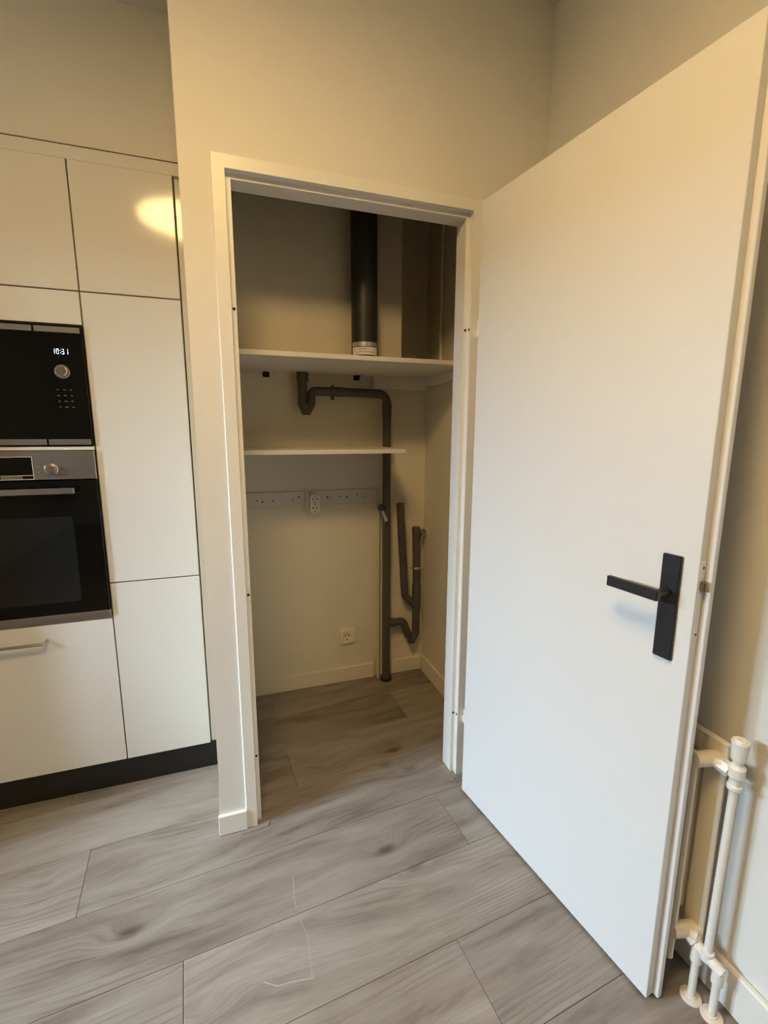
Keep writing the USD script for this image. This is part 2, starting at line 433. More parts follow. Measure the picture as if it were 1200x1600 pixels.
# baseboards
single('baseboard_front', box(XL - 0.0085, -0.014, 0.001, 0.0, 0, 0.074, 0.002), M_base, 'short white baseboard at the foot of the wall left of the doorway', 'baseboard', 'structure')
single('baseboard_hinge', box(OX1 + 0.05, -0.014, 0.001, XW, 0, 0.074, 0.002), M_base, 'white baseboard on the doorway wall behind the open door', 'baseboard', 'structure')
single('baseboard_right', cat_(box(XW - 0.017, -4.5, 0.001, XW, -0.014, 0.115, 0.004)), M_base, 'white baseboard along the right wall below the radiator', 'baseboard', 'structure')
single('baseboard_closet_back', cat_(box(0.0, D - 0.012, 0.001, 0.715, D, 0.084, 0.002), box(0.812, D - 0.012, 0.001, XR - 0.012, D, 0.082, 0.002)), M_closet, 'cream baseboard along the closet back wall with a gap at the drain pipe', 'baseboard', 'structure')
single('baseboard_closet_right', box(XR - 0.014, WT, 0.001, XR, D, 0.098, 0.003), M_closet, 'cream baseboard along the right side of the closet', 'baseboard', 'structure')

# steel door frame: face, rebate, stop and reveal
FO0, FO1, FOZ = -0.001, 0.832, 2.098
fr = Thing('trim_1', 'cream painted rebated door frame round the closet opening', 'door frame', kind='structure')


def jamb(xo, s, z1):
    """Plan profile of one jamb; xo the outer edge, s the direction to the opening."""
    pr = [(0, -0.008), (0.034, -0.008), (0.034, 0.016), (0.049, 0.016), (0.049, WT + 0.008), (0.0, WT + 0.008), (0.0, WT), (0.02, WT), (0.02, 0.0), (0.0, 0.0)]
    p = Polygon([(xo + s * a, b) for a, b in pr])
    return column(p, 0.002, z1)


HZ = OZ + 0.049
q = math.sqrt(0.5)
X1F = OX1 + 0.049
lj = man(jamb(FO0, 1, HZ)).trim_by_plane((-q, 0, -q), -q * (FO0 + HZ))
rj = man(jamb(X1F, -1, HZ)).trim_by_plane((q, 0, -q), q * (X1F - HZ))
fr.part('left_jamb', lj, M_frame)
fr.part('right_jamb', rj, M_frame)
hp = [(0, -0.008), (0.034, -0.008), (0.034, 0.016), (0.049, 0.016), (0.049, WT + 0.008), (0.0, WT + 0.008), (0.0, WT), (0.02, WT), (0.02, 0.0), (0.0, 0.0)]
hv = trimesh.creation.extrude_polygon(Polygon([(b, OZ + 0.049 - a) for a, b in hp]), (OX1 + 0.049) - FO0, engine='earcut')
vv = np.array(hv.vertices)
hm = trimesh.Trimesh(np.c_[FO0 + vv[:, 2], vv[:, 0], vv[:, 1]], np.array(hv.faces), process=False)
hm = man(hm).trim_by_plane((q, 0, q), q * (FO0 + HZ)).trim_by_plane((-q, 0, q), -q * (X1F - HZ))
fr.part('head', hm, M_frame)
fr.part('sealant_bead', column(Polygon([(FO0 - 0.0032, 0.0), (FO0, -0.005), (FO0, 0.0)]), 0.074, HZ), M_sealant, label='white sealant bead between frame and wall')
for z in (1.711, 0.837, 0.254):
    fr.part('fixing_hole', cyl((0.0405, 0.0164, z), (0.0405, 0.0152, z), 0.0042, 12), M_hole)
for z in (1.703, 0.262):
    fr.part('fixing_hole', cyl((OX1 + 0.0075, 0.0164, z), (OX1 + 0.0075, 0.0152, z), 0.0042, 12), M_hole)
    fr.part('fixing_hole', cyl((OX1 + 0.0145, 0.003, z), (OX1 + 0.0156, 0.003, z), 0.0045, 12), M_hole)
    fr.part('hinge', cat_(cyl((OX1 + 0.040, -0.020, z - 0.028), (OX1 + 0.040, -0.020, z + 0.028), 0.0065, 16), box(OX1 + 0.036, -0.020, z - 0.024, OX1 + 0.044, -0.0075, z - 0.003)), M_radwhite)

# the open door
A = math.radians(-81.6416)
U, N = np.array([math.cos(A), math.sin(A), 0]), np.array([-math.sin(A), math.cos(A), 0])
HP = np.array([0.7854, -0.0897, 0])
DW, DZ0, DZ1 = 0.7437, 0.008, 2.060


def dm(mesh):
    """A mesh in door coordinates (s along the leaf, n away from the seen face, z) set in the room."""
    v, f, _ = meshkit.arrays(mesh, False)
    w = HP + v[:, :1] * U + v[:, 1:2] * N + v[:, 2:] * np.array([0, 0, 1.0])
    t = trimesh.Trimesh(w, f, process=False)
    return t


dr = Thing('door_1', 'plain white flush door standing wide open to the right of the closet', 'door', loc=HP, kind='structure')
dr.part('leaf', dm(box(0, 0, DZ0, DW, 0.0245, DZ1, 0.0012)), M_door)
dr.part('rebate_lip', dm(box(-0.013, 0.0245, DZ0, DW + 0.0135, 0.039, DZ1 + 0.013, 0.0015)), M_door)
hd = dr.part('door_handle', dm(box(0.672, -0.008, 0.873, 0.712, 0.0, 1.105, 0.0018)), M_black, label='matt black handle plate')
neck = cat_(cyl((0.690, -0.008, 1.024), (0.690, -0.05, 1.024), 0.0095, 20))
dr.part('lever', dm(neck), M_black, under=hd)
bar = m3.Manifold.batch_hull([man(box(0.676, -0.060, 1.0125, 0.701, -0.046, 1.0365, 0.002)), man(box(0.583, -0.061, 1.0135, 0.586, -0.050, 1.0365, 0.0012))])
dr.part('lever', dm(bar), M_black, under=hd)
lk = dr.part('lock_plate', dm(box(DW - 0.001, 0.004, 0.93, DW + 0.0012, 0.0215, 1.10, 0.0008)), M_door, label='painted lock plate in the door edge')
dr.part('latch', dm(box(DW, 0.007, 1.040, DW + 0.011, 0.0185, 1.060, 0.002)), simple('latch_metal', (0.20, 0.17, 0.135), 0.35, 0.8), under=lk)
for z in (1.088, 0.944):
    dr.part('screw', dm(cyl((DW + 0.001, 0.0125, z), (DW + 0.0018, 0.0125, z), 0.0055, 14)), M_frame, under=lk)
    dr.part('screw_slot', dm(cyl((DW + 0.0016, 0.0125, z), (DW + 0.0021, 0.0125, z), 0.0028, 10)), M_hole, under=lk)

# glazed door at the far left
wn = Thing('window_1', 'white framed glazed balcony door at the far left of the kitchen', 'window', kind='structure')
for y0, y1, z0, z1 in ((WIN_Y0, WIN_Y1, WIN_Z1 - 0.07, WIN_Z1), (WIN_Y0, WIN_Y1, WIN_Z0, WIN_Z0 + 0.07), (WIN_Y0, WIN_Y0 + 0.07, WIN_Z0 + 0.07, WIN_Z1 - 0.07), (WIN_Y1 - 0.07, WIN_Y1, WIN_Z0 + 0.07, WIN_Z1 - 0.07), ((WIN_Y0 + WIN_Y1) / 2 - 0.05, (WIN_Y0 + WIN_Y1) / 2 + 0.05, WIN_Z0 + 0.07, WIN_Z1 - 0.07)):
    wn.part('window_frame', box(ROOM_L - 0.09, y0, z0, ROOM_L - 0.03, y1, z1, 0.004), M_window)
ym = (WIN_Y0 + WIN_Y1) / 2
for y0, y1 in ((WIN_Y0 + 0.07, ym - 0.05), (ym + 0.05, WIN_Y1 - 0.07)):
    wn.part('pane', box(ROOM_L - 0.063, y0, WIN_Z0 + 0.07, ROOM_L - 0.057, y1, WIN_Z1 - 0.07), M_glass)

# boxing above the upper shelf
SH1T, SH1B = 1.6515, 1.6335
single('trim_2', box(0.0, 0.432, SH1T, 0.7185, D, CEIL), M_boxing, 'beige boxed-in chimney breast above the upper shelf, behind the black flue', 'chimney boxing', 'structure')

# ------------------------------------------------------------------ ceiling lamps
def ceiling_lamp(x, y, label, glow, r=0.28):
    t = Thing('ceiling_lamp', label, 'lamp', (x, y, CEIL), group=None)
    t.part('rim', lathe([(r * 0.5, 0), (r + 0.010, 0), (r + 0.014, -0.004), (r + 0.014, -0.072), (r + 0.010, -0.076), (r, -0.076), (r, -0.03), (r * 0.5, -0.03)], (x, y, CEIL), n=48), M_window)
    t.part('diffuser', lathe([(r - 0.001, -0.070)] + [(r * math.cos(a), -0.076 - 0.032 * math.sin(a)) for a in np.linspace(0.05, math.pi / 2, 9)], (x, y, CEIL), n=48), glow, smooth=True)


ceiling_lamp(-0.155, -1.17, 'round frosted ceiling lamp glowing warm yellow above the kitchen units', M_lamp)

# ------------------------------------------------------------------ kitchen
TH, GAP = 0.019, 0.0022           # front thickness, half a gap
X0, X1, X2, X3 = -1.0269, -0.4269, -0.1248, -0.1030
Z0, ZT = 0.113, 2.190


def front(x0, x1, z0, z1):
    return box(x0 + GAP, K, z0 + GAP, x1 - GAP, K + TH, z1 - GAP, 0.0012)


oc = Thing('oven_cabinet', 'tall glossy white kitchen unit housing the microwave and the oven', 'cabinet', ((X0 + X1) / 2, K, 0))
oc.part('body', cat_(box(X0 + .001, K + TH + .001, Z0, X0 + .018, .98, ZT), box(X1 - .018, K + TH + .001, Z0, X1 - .001, .98, ZT), box(X0 + .018, .96, Z0, X1 - .018, .98, ZT),
        *[box(X0 + .018, K + TH + .001, z, X1 - .018, .96, z + .016) for z in (Z0, 0.690, 1.2905, 1.7, 1.79, ZT - .016)]), M_carcass)
oc.part('door', front(X0, X1, 1.8038, ZT), M_gloss, label='upper flap of the oven unit')
oc.part('fascia', front(X0, X1, 1.6975, 1.8038), M_gloss)
drw = oc.part('drawer', front(X0, X1, Z0, 0.690), M_gloss, label='deep drawer below the oven')
hb = bend([(-0.818, K, 0.632), (-0.818, K - 0.030, 0.632), (-0.636, K - 0.030, 0.632), (-0.636, K, 0.632)], 0.012)
oc.part('handle', sweep(hb, 0.0052, 14), M_steel, under=drw)
tc = Thing('tall_cabinet', 'narrow tall glossy white kitchen unit between the oven unit and the closet wall', 'cabinet', ((X1 + X2) / 2, K, 0))
tc.part('body', cat_(box(X1 + .001, K + TH + .001, Z0, X1 + .018, .98, ZT), box(X2 - .018, K + TH + .001, Z0, X2 - .001, .98, ZT), box(X1 + .018, .96, Z0, X2 - .018, .98, ZT),
        *[box(X1 + .018, K + TH + .001, z, X2 - .018, .96, z + .016) for z in (Z0, 0.812, 1.796, ZT - .016)]), M_carcass)
tc.part('door', front(X1, X2, 1.8038, ZT), M_gloss, label='short top door')
tc.part('door', front(X1, X2, 0.8204, 1.8038), M_gloss, label='long middle door')
tc.part('door', front(X1, X2, Z0, 0.8204), M_gloss, label='lower door')
single('filler_panel', box(X2 + GAP, K + 0.014, Z0, XL - 0.0015, K + 0.033, ZT, 0.001), M_gloss, 'slim white filler strip between the tall unit and the closet wall', 'panel')
single('cornice_panel', box(-1.028, K + 0.0008, ZT - 0.0018, XL - 0.0015, K + 0.0205, 2.226, 0.0006), M_gloss, 'white filler strip along the top of the kitchen units', 'panel')
single('plinth', box(-1.028, K + 0.014, 0.0, XL - 0.001, K + 0.030, 0.111, 0.001), M_plinth, 'black plinth along the floor under the kitchen units', 'plinth')

# microwave
mz0, mz1 = 1.3095, 1.6945
mw = Thing('microwave', 'black glass built-in microwave with steel trim above the oven', 'microwave', ((X0 + X1) / 2, K, mz0))
mx0, mx1 = X0 + 0.004, X1 - 0.002
mw.part('housing', box(mx0 + .02, K + .012, mz0 + 0.003, mx1 - .02, .85, mz1 - 0.003), M_plinth)
gl = mw.part('front_glass', box(mx0, K - 0.010, mz0, mx1, K + 0.012, mz1, 0.0015), M_blackglass)
xs = -0.563
for x0, x1, z0, z1 in ((mx0 + .004, xs - .004, 1.6705, 1.6885), (xs + .002, mx1 - .006, 1.6705, 1.6885), (mx0 + .004, xs + .001, 1.3135, 1.3325), (xs + .007, mx1 - .006, 1.3135, 1.3325)):
    mw.part('trim_strip', box(x0, K - 0.0125, z0, x1, K - 0.008, z1, 0.0012), M_steel, label='brushed steel strip')
YF = K - 0.0102


SEG = {'1': 'bc', '0': 'abcdef', '3': 'abcdg'}


def segments(text, x, z, h, y):
    w, t, out = h * 0.44, h * 0.11, []
    for ch in text:
        if ch == ':':
            out += [box(x, y - .0004, z + h * f - t / 2, x + t, y + .0002, z + h * f + t / 2) for f in (0.28, 0.70)]
            x += t * 2.0
            continue
        g = dict(a=(0, h - t, w, h), d=(0, 0, w, t), g=(0, h / 2 - t / 2, w, h / 2 + t / 2), f=(0, h / 2, t, h), e=(0, 0, t, h / 2), b=(w - t, h / 2, w, h), c=(w - t, 0, w, h / 2))
        for q_ in SEG[ch]:
            a, b, c, d = g[q_]
            out.append(box(x + a + .0002, y - .0004, z + b + .0002, x + c - .0002, y + .0002, z + d - .0002))
        x += w + t * 2.1
    return cat_(*out)


mw.part('clock_display', segments('10:31', -0.5175, 1.6040, 0.0165, YF), M_digit, under=gl, label='glowing white clock digits 10:31')
kb = mw.part('knob', lathe([(0.0, 0.012), (0.0145, 0.012), (0.0165, 0.0105), (0.0165, 0.002), (0.0215, 0.0015), (0.0225, 0.0), (0.0225, -0.001)], (-0.4965, YF, 1.5495), (0, -1, 0), 32), M_bright, label='round brushed metal dial')
r4 = random.Random(3)
for i in range(4):
    for j in range(3):
        x, z = -0.514 + 0.0185 * j + 0.0006 * i, 1.492 - 0.0185 * i
        w = r4.uniform(0.0028, 0.0045)
        mw.part('button_mark', box(x - w, YF - .0003, z - .0016, x + w, YF + .0002, z + .0016), M_print)

# oven
oz0, oz1 = 0.7075, 1.2965
ov = Thing('oven', 'steel and black glass built-in oven below the microwave', 'oven', ((X0 + X1) / 2, K, oz0))
ov.part('housing', box(mx0 + .02, K + .014, oz0 + .004, mx1 - .02, .85, oz1 - 0.016), M_plinth)
pn = ov.part('control_panel', box(mx0, K - 0.012, 1.1985, mx1, K + 0.012, 1.2945, 0.0015), M_steel)
PY = K - 0.012
dx1, dx0 = -0.608, -0.845
ov.part('display_frame', cat_(box(dx0, PY - .0015, 1.2735, dx1, PY + .001, 1.2760), box(dx0, PY - .0015, 1.2005, dx1, PY + .001, 1.2030), box(dx1 - .0025, PY - .0015, 1.2030, dx1, PY + .001, 1.2735), box(dx0, PY - .0015, 1.2030, dx0 + .0025, PY + .001, 1.2735), box(dx0 + .0025, PY - .0015, 1.2135, dx1 - .0025, PY + .001, 1.2155)), simple('pale_trim', (0.52, 0.50, 0.46), 0.4), under=pn)
ov.part('display', box(dx0 + .0025, PY - .0008, 1.2030, dx1 - .0025, PY + .001, 1.2735), M_blackglass, under=pn)
ov.part('touch_strip', box(-0.700, PY - .0012, 1.2035, -0.640, PY + .001, 1.2133), M_bright, under=pn, label='pale touch strip below the display')
kx, kz = -0.5575, 1.2345
ov.part('knob', lathe([(0, 0.020), (0.0125, 0.0205), (0.0150, 0.0195), (0.0165, 0.017), (0.0175, 0.004), (0.0195, 0.0015), (0.0195, 0)], (kx, PY, kz), (0, -1, 0), 36), M_bright, under=pn, label='round metal temperature knob')
for a in (90, 60, 35, 0, -40, -70, 130, 150, 180, 210, 235, 255):
    r = 0.030 if a in (90, 0) else 0.033
    x, z = kx + r * math.cos(math.radians(a)) * 1.05, kz + r * math.sin(math.radians(a)) * 0.85
    w = 0.0026 if a in (90, 0) else 0.0034
    h = 0.0032 if a in (90, 0) else 0.0008
    ov.part('dial_mark', box(x - w, PY - .0003, z - h, x + w, PY + .0002, z + h), M_mark, under=pn)
og = ov.part('oven_door', box(mx0, K - 0.012, 0.7270, mx1, K + 0.010, 1.1945, 0.0015), M_blackglass)
wpoly = sbox(-0.942, 0.770, -0.512, 1.073).buffer(-0.012).buffer(0.012, quad_segs=6)
ov.part('oven_window', prism(wpoly, K - 0.0128, K - 0.0118), M_ovenglass, under=og, smooth=False, label='dark grey oven window')
ov.part('handle', box(-0.955, K - 0.0485, 1.1535, -0.4905, K - 0.0385, 1.1725, 0.0015), M_steel, label='flat brushed steel bar handle')
for x in (-0.90, -0.545):
    ov.part('handle_bracket', box(x - .008, K - 0.0390, 1.157, x + .008, K - 0.011, 1.169, 0.001), M_plinth)
ov.part('base_strip', cat_(box(mx0, K - 0.012, 0.7085, mx1, K + 0.010, 0.7255, 0.001)), M_steel)
single('trim_strip', box(X0 + .003, K - 0.004, 1.2960, X1 - .002, K + 0.015, 1.3085, 0.0008), M_base, 'thin pale strip between the microwave and the oven', 'strip')
single('sealing_strip', box(X0 + .003, K - 0.002, 0.6915, X1 - .002, K + 0.015, 0.7068, 0.001), M_steel, 'thin metal strip between the oven and the drawer', 'strip')

# ------------------------------------------------------------------ closet: shelves and what carries them
single('wall_shelf', box(0.001, 0.322, SH1B, XR - 0.001, D - 0.001, SH1T, 0.001), M_shelf, 'long white upper shelf across the closet with the black flue above it', 'shelf')
s2 = sbox(0.001, 0.425, 0.744, D - 0.001)
s2 = s2.difference(sbox(0.736, 0.40, 0.76, 0.433)).union(Polygon([(0.735, 0.425)] + [(0.736 + 0.008 * math.sin(a), 0.433 - 0.008 * math.cos(a)) for a in np.linspace(0, math.pi / 2, 6)] + [(0.744, 0.434), (0.735, 0.434)]))
m = column(s2.buffer(0.0), 1.2675, 1.2855)
cut = cyl((0.7695, 0.768, 1.2), (0.7695, 0.768, 1.4), 0.03, 24)
single('wall_shelf', m, M_shelf, 'short white lower shelf ending with a rounded corner in front of the drain pipe', 'shelf')
single('shelf_batten', box(0.709, D - 0.028, 1.574, XR - 0.001, D - 0.0005, SH1B - 0.0005, 0.002), M_shelf, 'white batten on the closet back wall under the right half of the upper shelf', 'batten')
single('shelf_batten', box(XR - 0.026, 0.34, 1.590, XR - 0.0005, D - 0.029, SH1B - 0.0005, 0.002), M_shelf, 'white batten on the closet right wall under the upper shelf', 'batten')
for x, lab in ((0.189, 'small black shelf bracket under the left end of the upper shelf'), (0.628, 'small black shelf bracket under the upper shelf above the horizontal drain pipe')):
    t = Thing('shelf_bracket', lab, 'bracket', (x, D, 1.62))
    t.part('plate', box(x - .015, D - .0045, 1.612, x + .015, D - .0005, SH1B - 0.0005, 0.001), M_hole)
    t.part('tab', box(x - .013, D - .030, 1.627, x + .013, D - .004, SH1B - 0.0005, 0.001), M_hole)

# mounting board with old screw holes
mb = Thing('mounting_board', 'narrow painted board with old screw holes across the closet back wall', 'board', (0.4, D, 1.03))
mb.part('board', box(0.001, D - 0.009, 0.992, 0.745, D - 0.0005, 1.068, 0.003), painted('board_paint', (0.70, 0.655, 0.575), 0.55, 0.1, 120))
for x, z, r in ((0.123, 1.027, .003), (0.147, 1.021, .0042), (0.199, 1.023, .0035), (0.295, 1.022, .003), (0.324, 1.037, .0045), (0.469, 1.031, .0045), (0.489, 1.027, .0028), (0.533, 1.032, .0035), (0.57, 1.027, .0042), (0.624, 1.038, .0035), (0.669, 1.026, .003)):
    mb.part('screw_hole', cyl((x, D - 0.0094, z), (x, D - 0.0086, z), r, 10), M_hole)

# ------------------------------------------------------------------ flue
FX, FY, FR = 0.541, 0.377, 0.0520
fu = Thing('flue_pipe', 'thick black flue pipe with a white label rising from the upper shelf', 'flue', (FX, FY, SH1T))
fu.part('tube', cyl((FX, FY, SH1T + 0.001), (FX, FY, CEIL - 0.001), FR, 48), M_flue)


def wrap(a0, a1, z0, z1, r):
    th = np.radians(np.linspace(a0, a1, 15))
    P = lambda rr, z: [(FX + rr * math.cos(t), FY + rr * math.sin(t), z) for t in th]
    n = len(th)
    V = np.array(P(r, z0) + P(r, z1) + P(r - .0012, z0) + P(r - .0012, z1)); F = []
    for j in range(n - 1):
        F += [[j, j + 1, n + j + 1], [j, n + j + 1, n + j], [2 * n + j + 1, 2 * n + j, 3 * n + j], [2 * n + j + 1, 3 * n + j, 3 * n + j + 1]]
        F += [[n + j, n + j + 1, 3 * n + j + 1], [n + j, 3 * n + j + 1, 3 * n + j], [j + 1, j, 2 * n + j], [j + 1, 2 * n + j, 2 * n + j + 1]]
    for j in (0, n - 1):
        q = [[j, n + j, 3 * n + j], [j, 3 * n + j, 2 * n + j]]
        F += q if j == 0 else [x[::-1] for x in q]
    return trimesh.Trimesh(V, np.array(F), process=False)


lb = fu.part('label_plate', wrap(-168, -42, 1.6560, 1.6850, FR + 0.0015), M_label, label='white printed label')
fu.part('foil_band', wrap(-168, -42, 1.6870, 1.7040, FR + 0.0018), M_foil, label='silver foil band above the label')
for a0, a1, z in ((-130, -95, 1.6775), (-128, -100, 1.6735), (-130, -60, 1.6655)):
    fu.part('print_line', wrap(a0, a1, z, z + 0.0016, FR + 0.0020), simple('label_ink', (0.22, 0.21, 0.20), 0.6) if 'label_ink' not in _mats else _mats['label_ink'], under=lb)

# white conduit beside the boxed duct
cd = Thing('conduit', 'thin cream conduit running up the closet right wall from the upper shelf', 'conduit', (XR, 0.64, SH1T))
cd.part('tube', cyl((XR - 0.009, 0.638, SH1T + 0.001), (XR - 0.009, 0.638, CEIL - 0.001), 0.0085, 16), M_cream)
cd.part('coupling', cyl((XR - 0.0105, 0.638, 1.79), (XR - 0.0105, 0.638, 1.825), 0.0102, 16), M_cream)
cb = [(0.815 + 0.052 * t, 0.60, SH1T + 0.0035 + 0.055 * math.sin(math.pi * t)) for t in np.linspace(0, 1, 14)]
single('cable', sweep(cb, 0.0025, 10), simple('grey_cable', (0.40, 0.36, 0.27), 0.5), 'short loop of thin cable standing on the right of the upper shelf', 'cable')

# ------------------------------------------------------------------ drain pipes
PYc, R1 = 0.768, 0.0215
VX = 0.7695
dp = Thing('drain_pipe', 'dark grey plastic drain pipe with traps and branches on the closet back wall', 'pipe', (VX, PYc, 0))
dp.part('riser', cyl((VX, PYc, 0.004), (VX, PYc, 1.268), R1, 28), M_pvc)
run = bend([(VX, PYc, 1.268), (VX, PYc, 1.545), (0.52, PYc, 1.549)], 0.05, 10)
dp.part('upper_riser', sweep(run, R1 * 0.98, 24), M_pvc)
dp.part('socket', cyl((VX, PYc, 1.435), (VX, PYc, 1.500), R1 + 0.0022, 28), M_pvc)
dp.part('collar', cyl((VX, PYc, 1.252), (VX, PYc, 1.2665), R1 + 0.013, 28), M_black, label='black collar under the lower shelf')
dp.part('collar', cyl((VX, PYc, 0.003), (VX, PYc, 0.012), R1 + 0.010, 28), M_black, label='dark collar at the floor')
tr = bend([(0.53, PYc, 1.549), (0.388, PYc, 1.549), (0.388, PYc, 1.492), (0.366, PYc, 1.452)], 0.028, 8)
dp.part('trap_outlet', sweep(tr, R1 * 0.98, 24), M_pvc)
dp.part('trap_inlet', sweep(bend([(0.348, PYc, 1.632), (0.348, PYc, 1.492), (0.362, PYc, 1.452)], 0.02, 6), R1 * 1.02, 24), M_pvc)
dp.part('trap_cup', lathe([(0.0, 0), (0.0175, 0), (0.0205, 0.004), (0.0205, 0.022), (0.024, 0.028), (0.024, 0.045), (0.0, 0.05)], (0.363, PYc, 1.438)), M_pvc)
dp.part('socket', cyl((0.350, PYc, 1.592), (0.350, PYc, 1.6325), R1 + 0.006, 28), M_pvc)
dp.part('clamp', cat_(cyl((0.484, PYc, 1.549), (0.500, PYc, 1.549), R1 + 0.003, 24), box(0.485, PYc - 0.006, 1.510, 0.499, PYc + 0.006, 1.526, 0.001), box(0.485, PYc - 0.006, 1.570, 0.499, PYc + 0.006, 1.580, 0.001), box(0.487, PYc + 0.018, 1.543, 0.497, D - 0.0005, 1.555)), M_pvc)
dp.part('socket', cyl((0.505, PYc, 1.5488), (0.54, PYc, 1.5488), R1 + 0.0015, 24), M_pvc)
# lower branch
LX = 0.940
dp.part('branch', sweep(bend([(VX + 0.01, PYc, 0.331), (0.868, PYc, 0.333), (0.900, PYc, 0.245), (0.922, PYc, 0.222)], 0.035, 10), R1 * 0.96, 24), M_pvc)
dp.part('branch_socket', cyl((VX + 0.012, PYc, 0.331), (0.822, PYc, 0.331), R1 + 0.0015, 24), M_pvc)
dp.part('trap_cup', lathe([(0.0, 0), (0.0185, 0), (0.0215, 0.004), (0.0215, 0.020), (0.026, 0.028), (0.026, 0.045), (0.0, 0.05)], (0.921, PYc, 0.196)), M_pvc)
dp.part('standpipe', sweep(bend([(0.926, PYc, 0.220), (0.944, PYc, 0.255), (0.945, PYc, 0.60), (0.938, PYc, 0.852)], 0.03, 6), R1, 24), M_pvc)
dp.part('socket', cyl((0.945, PYc, 0.40), (0.945, PYc, 0.535), R1 + 0.0028, 24), M_pvc)
dp.part('end_cap', cyl((0.938, PYc, 0.835), (0.9378, PYc, 0.857), R1 + 0.0015, 24, R1 - 0.001), M_pvc)
dp.part('side_pipe', sweep(bend([(0.846, PYc, 0.990), (0.856, PYc, 0.80), (0.874, PYc, 0.52), (0.878, PYc, 0.475), (0.944, PYc, 0.405)], 0.03, 7), R1 * 0.95, 24), M_pvc)
dp.part('clamp', cat_(cyl((0.942, PYc, 0.626), (0.942, PYc, 0.638), R1 + 0.0022, 24), cyl((0.907, PYc - 0.004, 0.632), (0.976, PYc - 0.004, 0.632), 0.004, 12)), M_bright, label='metal pipe clamp')

# cold water pipe with the dark tap
wp = Thing('water_pipe', 'thin cream water pipe rising beside the drain pipe to a dark tap', 'pipe', (0.733, 0.79, 0))
wp.part('tube', sweep(bend([(0.733, 0.795, 0.002), (0.733, 0.795, 0.90), (0.733, 0.795, 0.945), (0.733, D - 0.0005, 0.965)], 0.02, 6), 0.0085, 16), M_copper)
wp.part('tap_body', cat_(cyl((0.734, D - 0.001, 0.966), (0.734, 0.745, 0.966), 0.0115, 18), cyl((0.739, 0.748, 0.966), (0.751, 0.733, 0.925), 0.0075, 14)), M_chrome)
wp.part('tap_handle', lathe([(0.0, 0.016), (0.014, 0.015), (0.018, 0.009), (0.018, 0.0), (0.008, -0.004)], (0.735, 0.752, 0.974), (-0.25, -1, 0.15), 20), M_tapblack, label='dark round tap handle')
wp.part('hose_tail', cyl((0.751, 0.733, 0.928), (0.756, 0.727, 0.905), 0.009, 14), M_chrome)
# washing machine valve on the right wall
vv_ = Thing('wall_valve', 'small chrome and dark valve on the closet right wall by the standpipe', 'valve', (XR, 0.79, 0.81))
vv_.part('rosette', lathe([(0.0, 0), (0.026, 0), (0.026, 0.003), (0.018, 0.008), (0.0, 0.008)], (XR - 0.0005, 0.788, 0.818), (-1, 0, 0), 24), M_copper)
vv_.part('body', cat_(cyl((XR - 0.006, 0.788, 0.818), (XR - 0.042, 0.788, 0.818), 0.010, 18), cyl((XR - 0.030, 0.788, 0.818), (XR - 0.038, 0.776, 0.772), 0.0085, 16)), M_chrome)
vv_.part('handle', lathe([(0.0, 0.012), (0.016, 0.011), (0.019, 0.004), (0.016, 0.0), (0.0, 0.0)], (XR - 0.028, 0.772, 0.826), (-0.2, -1, 0.1), 18), simple('valve_handle', (0.30, 0.25, 0.18), 0.25, 0.6))

# ------------------------------------------------------------------ sockets
def schuko(thing, x, y, z, r, face_path, well=None):
    """Round recess of an outlet: ring, well, two pin holes, two earth clips."""
    thing.part('socket_well', lathe([(0.0, -0.0085), (r * 0.93, -0.0085), (r * 0.96, 0.0), (r * 1.06, 0.0008), (r * 1.10, 0.0)], (x, y, z), (0, -1, 0), 28), well or M_plastic, under=face_path)
    for s in (-1, 1):
        thing.part('pin_hole', cyl((x + s * 0.0095, y + 0.0082, z), (x + s * 0.0095, y + 0.0090, z), 0.0034, 10), M_hole, under=face_path)
        thing.part('earth_clip', box(x - 0.0025, y + 0.001, z + s * r * 0.86 - 0.003, x + 0.0025, y + 0.0082, z + s * r * 0.86 + 0.003), M_mark, under=face_path)


SX, SY = 0.397, 0.774
ds = Thing('double_socket', 'white surface-mounted double power socket on the mounting board', 'socket', (SX, D, 1.0))
c1, c2 = (SX, 1.030), (SX, 0.984)
from shapely.geometry import Point
plate = Point(c1).buffer(0.0255).union(Point(c2).buffer(0.0255)).union(sbox(SX - .0228, 0.984, SX + .0228, 1.030)).buffer(0.004).buffer(-0.004)
holes = plate.difference(Point(c1).buffer(0.0205)).difference(Point(c2).buffer(0.0205))
fp = ds.part('face_plate', prism(holes, SY, SY + 0.012), M_plastic)
ds.part('back_box', prism(plate.buffer(-0.002), SY + 0.0125, D - 0.0092), M_plastic)
ds.part('mounting_plate', box(SX - 0.040, D - 0.024, 0.962, SX - 0.020, D - 0.0092, 1.056, 0.002), M_plastic)
for c in (c1, c2):
    schuko(ds, c[0], SY + 0.0005, c[1], 0.0195, fp)
WX, WZ, WY = 0.5635, 0.2655, D - 0.014
ws = Thing('wall_socket', 'cream single power socket low on the closet back wall', 'socket', (WX, D, WZ))
ring = sbox(WX - .040, WZ - .040, WX + .040, WZ + .040).buffer(-0.005).buffer(0.005)
fp = ws.part('frame', prism(ring.difference(sbox(WX - .0275, WZ - .0275, WX + .0275, WZ + .0275)), WY, D - 0.0005), M_cream)
fp2 = ws.part('insert', prism(sbox(WX - .027, WZ - .027, WX + .027, WZ + .027).difference(Point(WX, WZ).buffer(0.0205)), WY - 0.002, D - 0.0005), M_cream)
schuko(ws, WX, WY - 0.0015, WZ, 0.0195, fp2, M_cream)

# ------------------------------------------------------------------ radiator behind the door
rd = Thing('radiator', 'cream double panel radiator on the right wall behind the open door', 'radiator', (1.0, -0.45, 0.1))


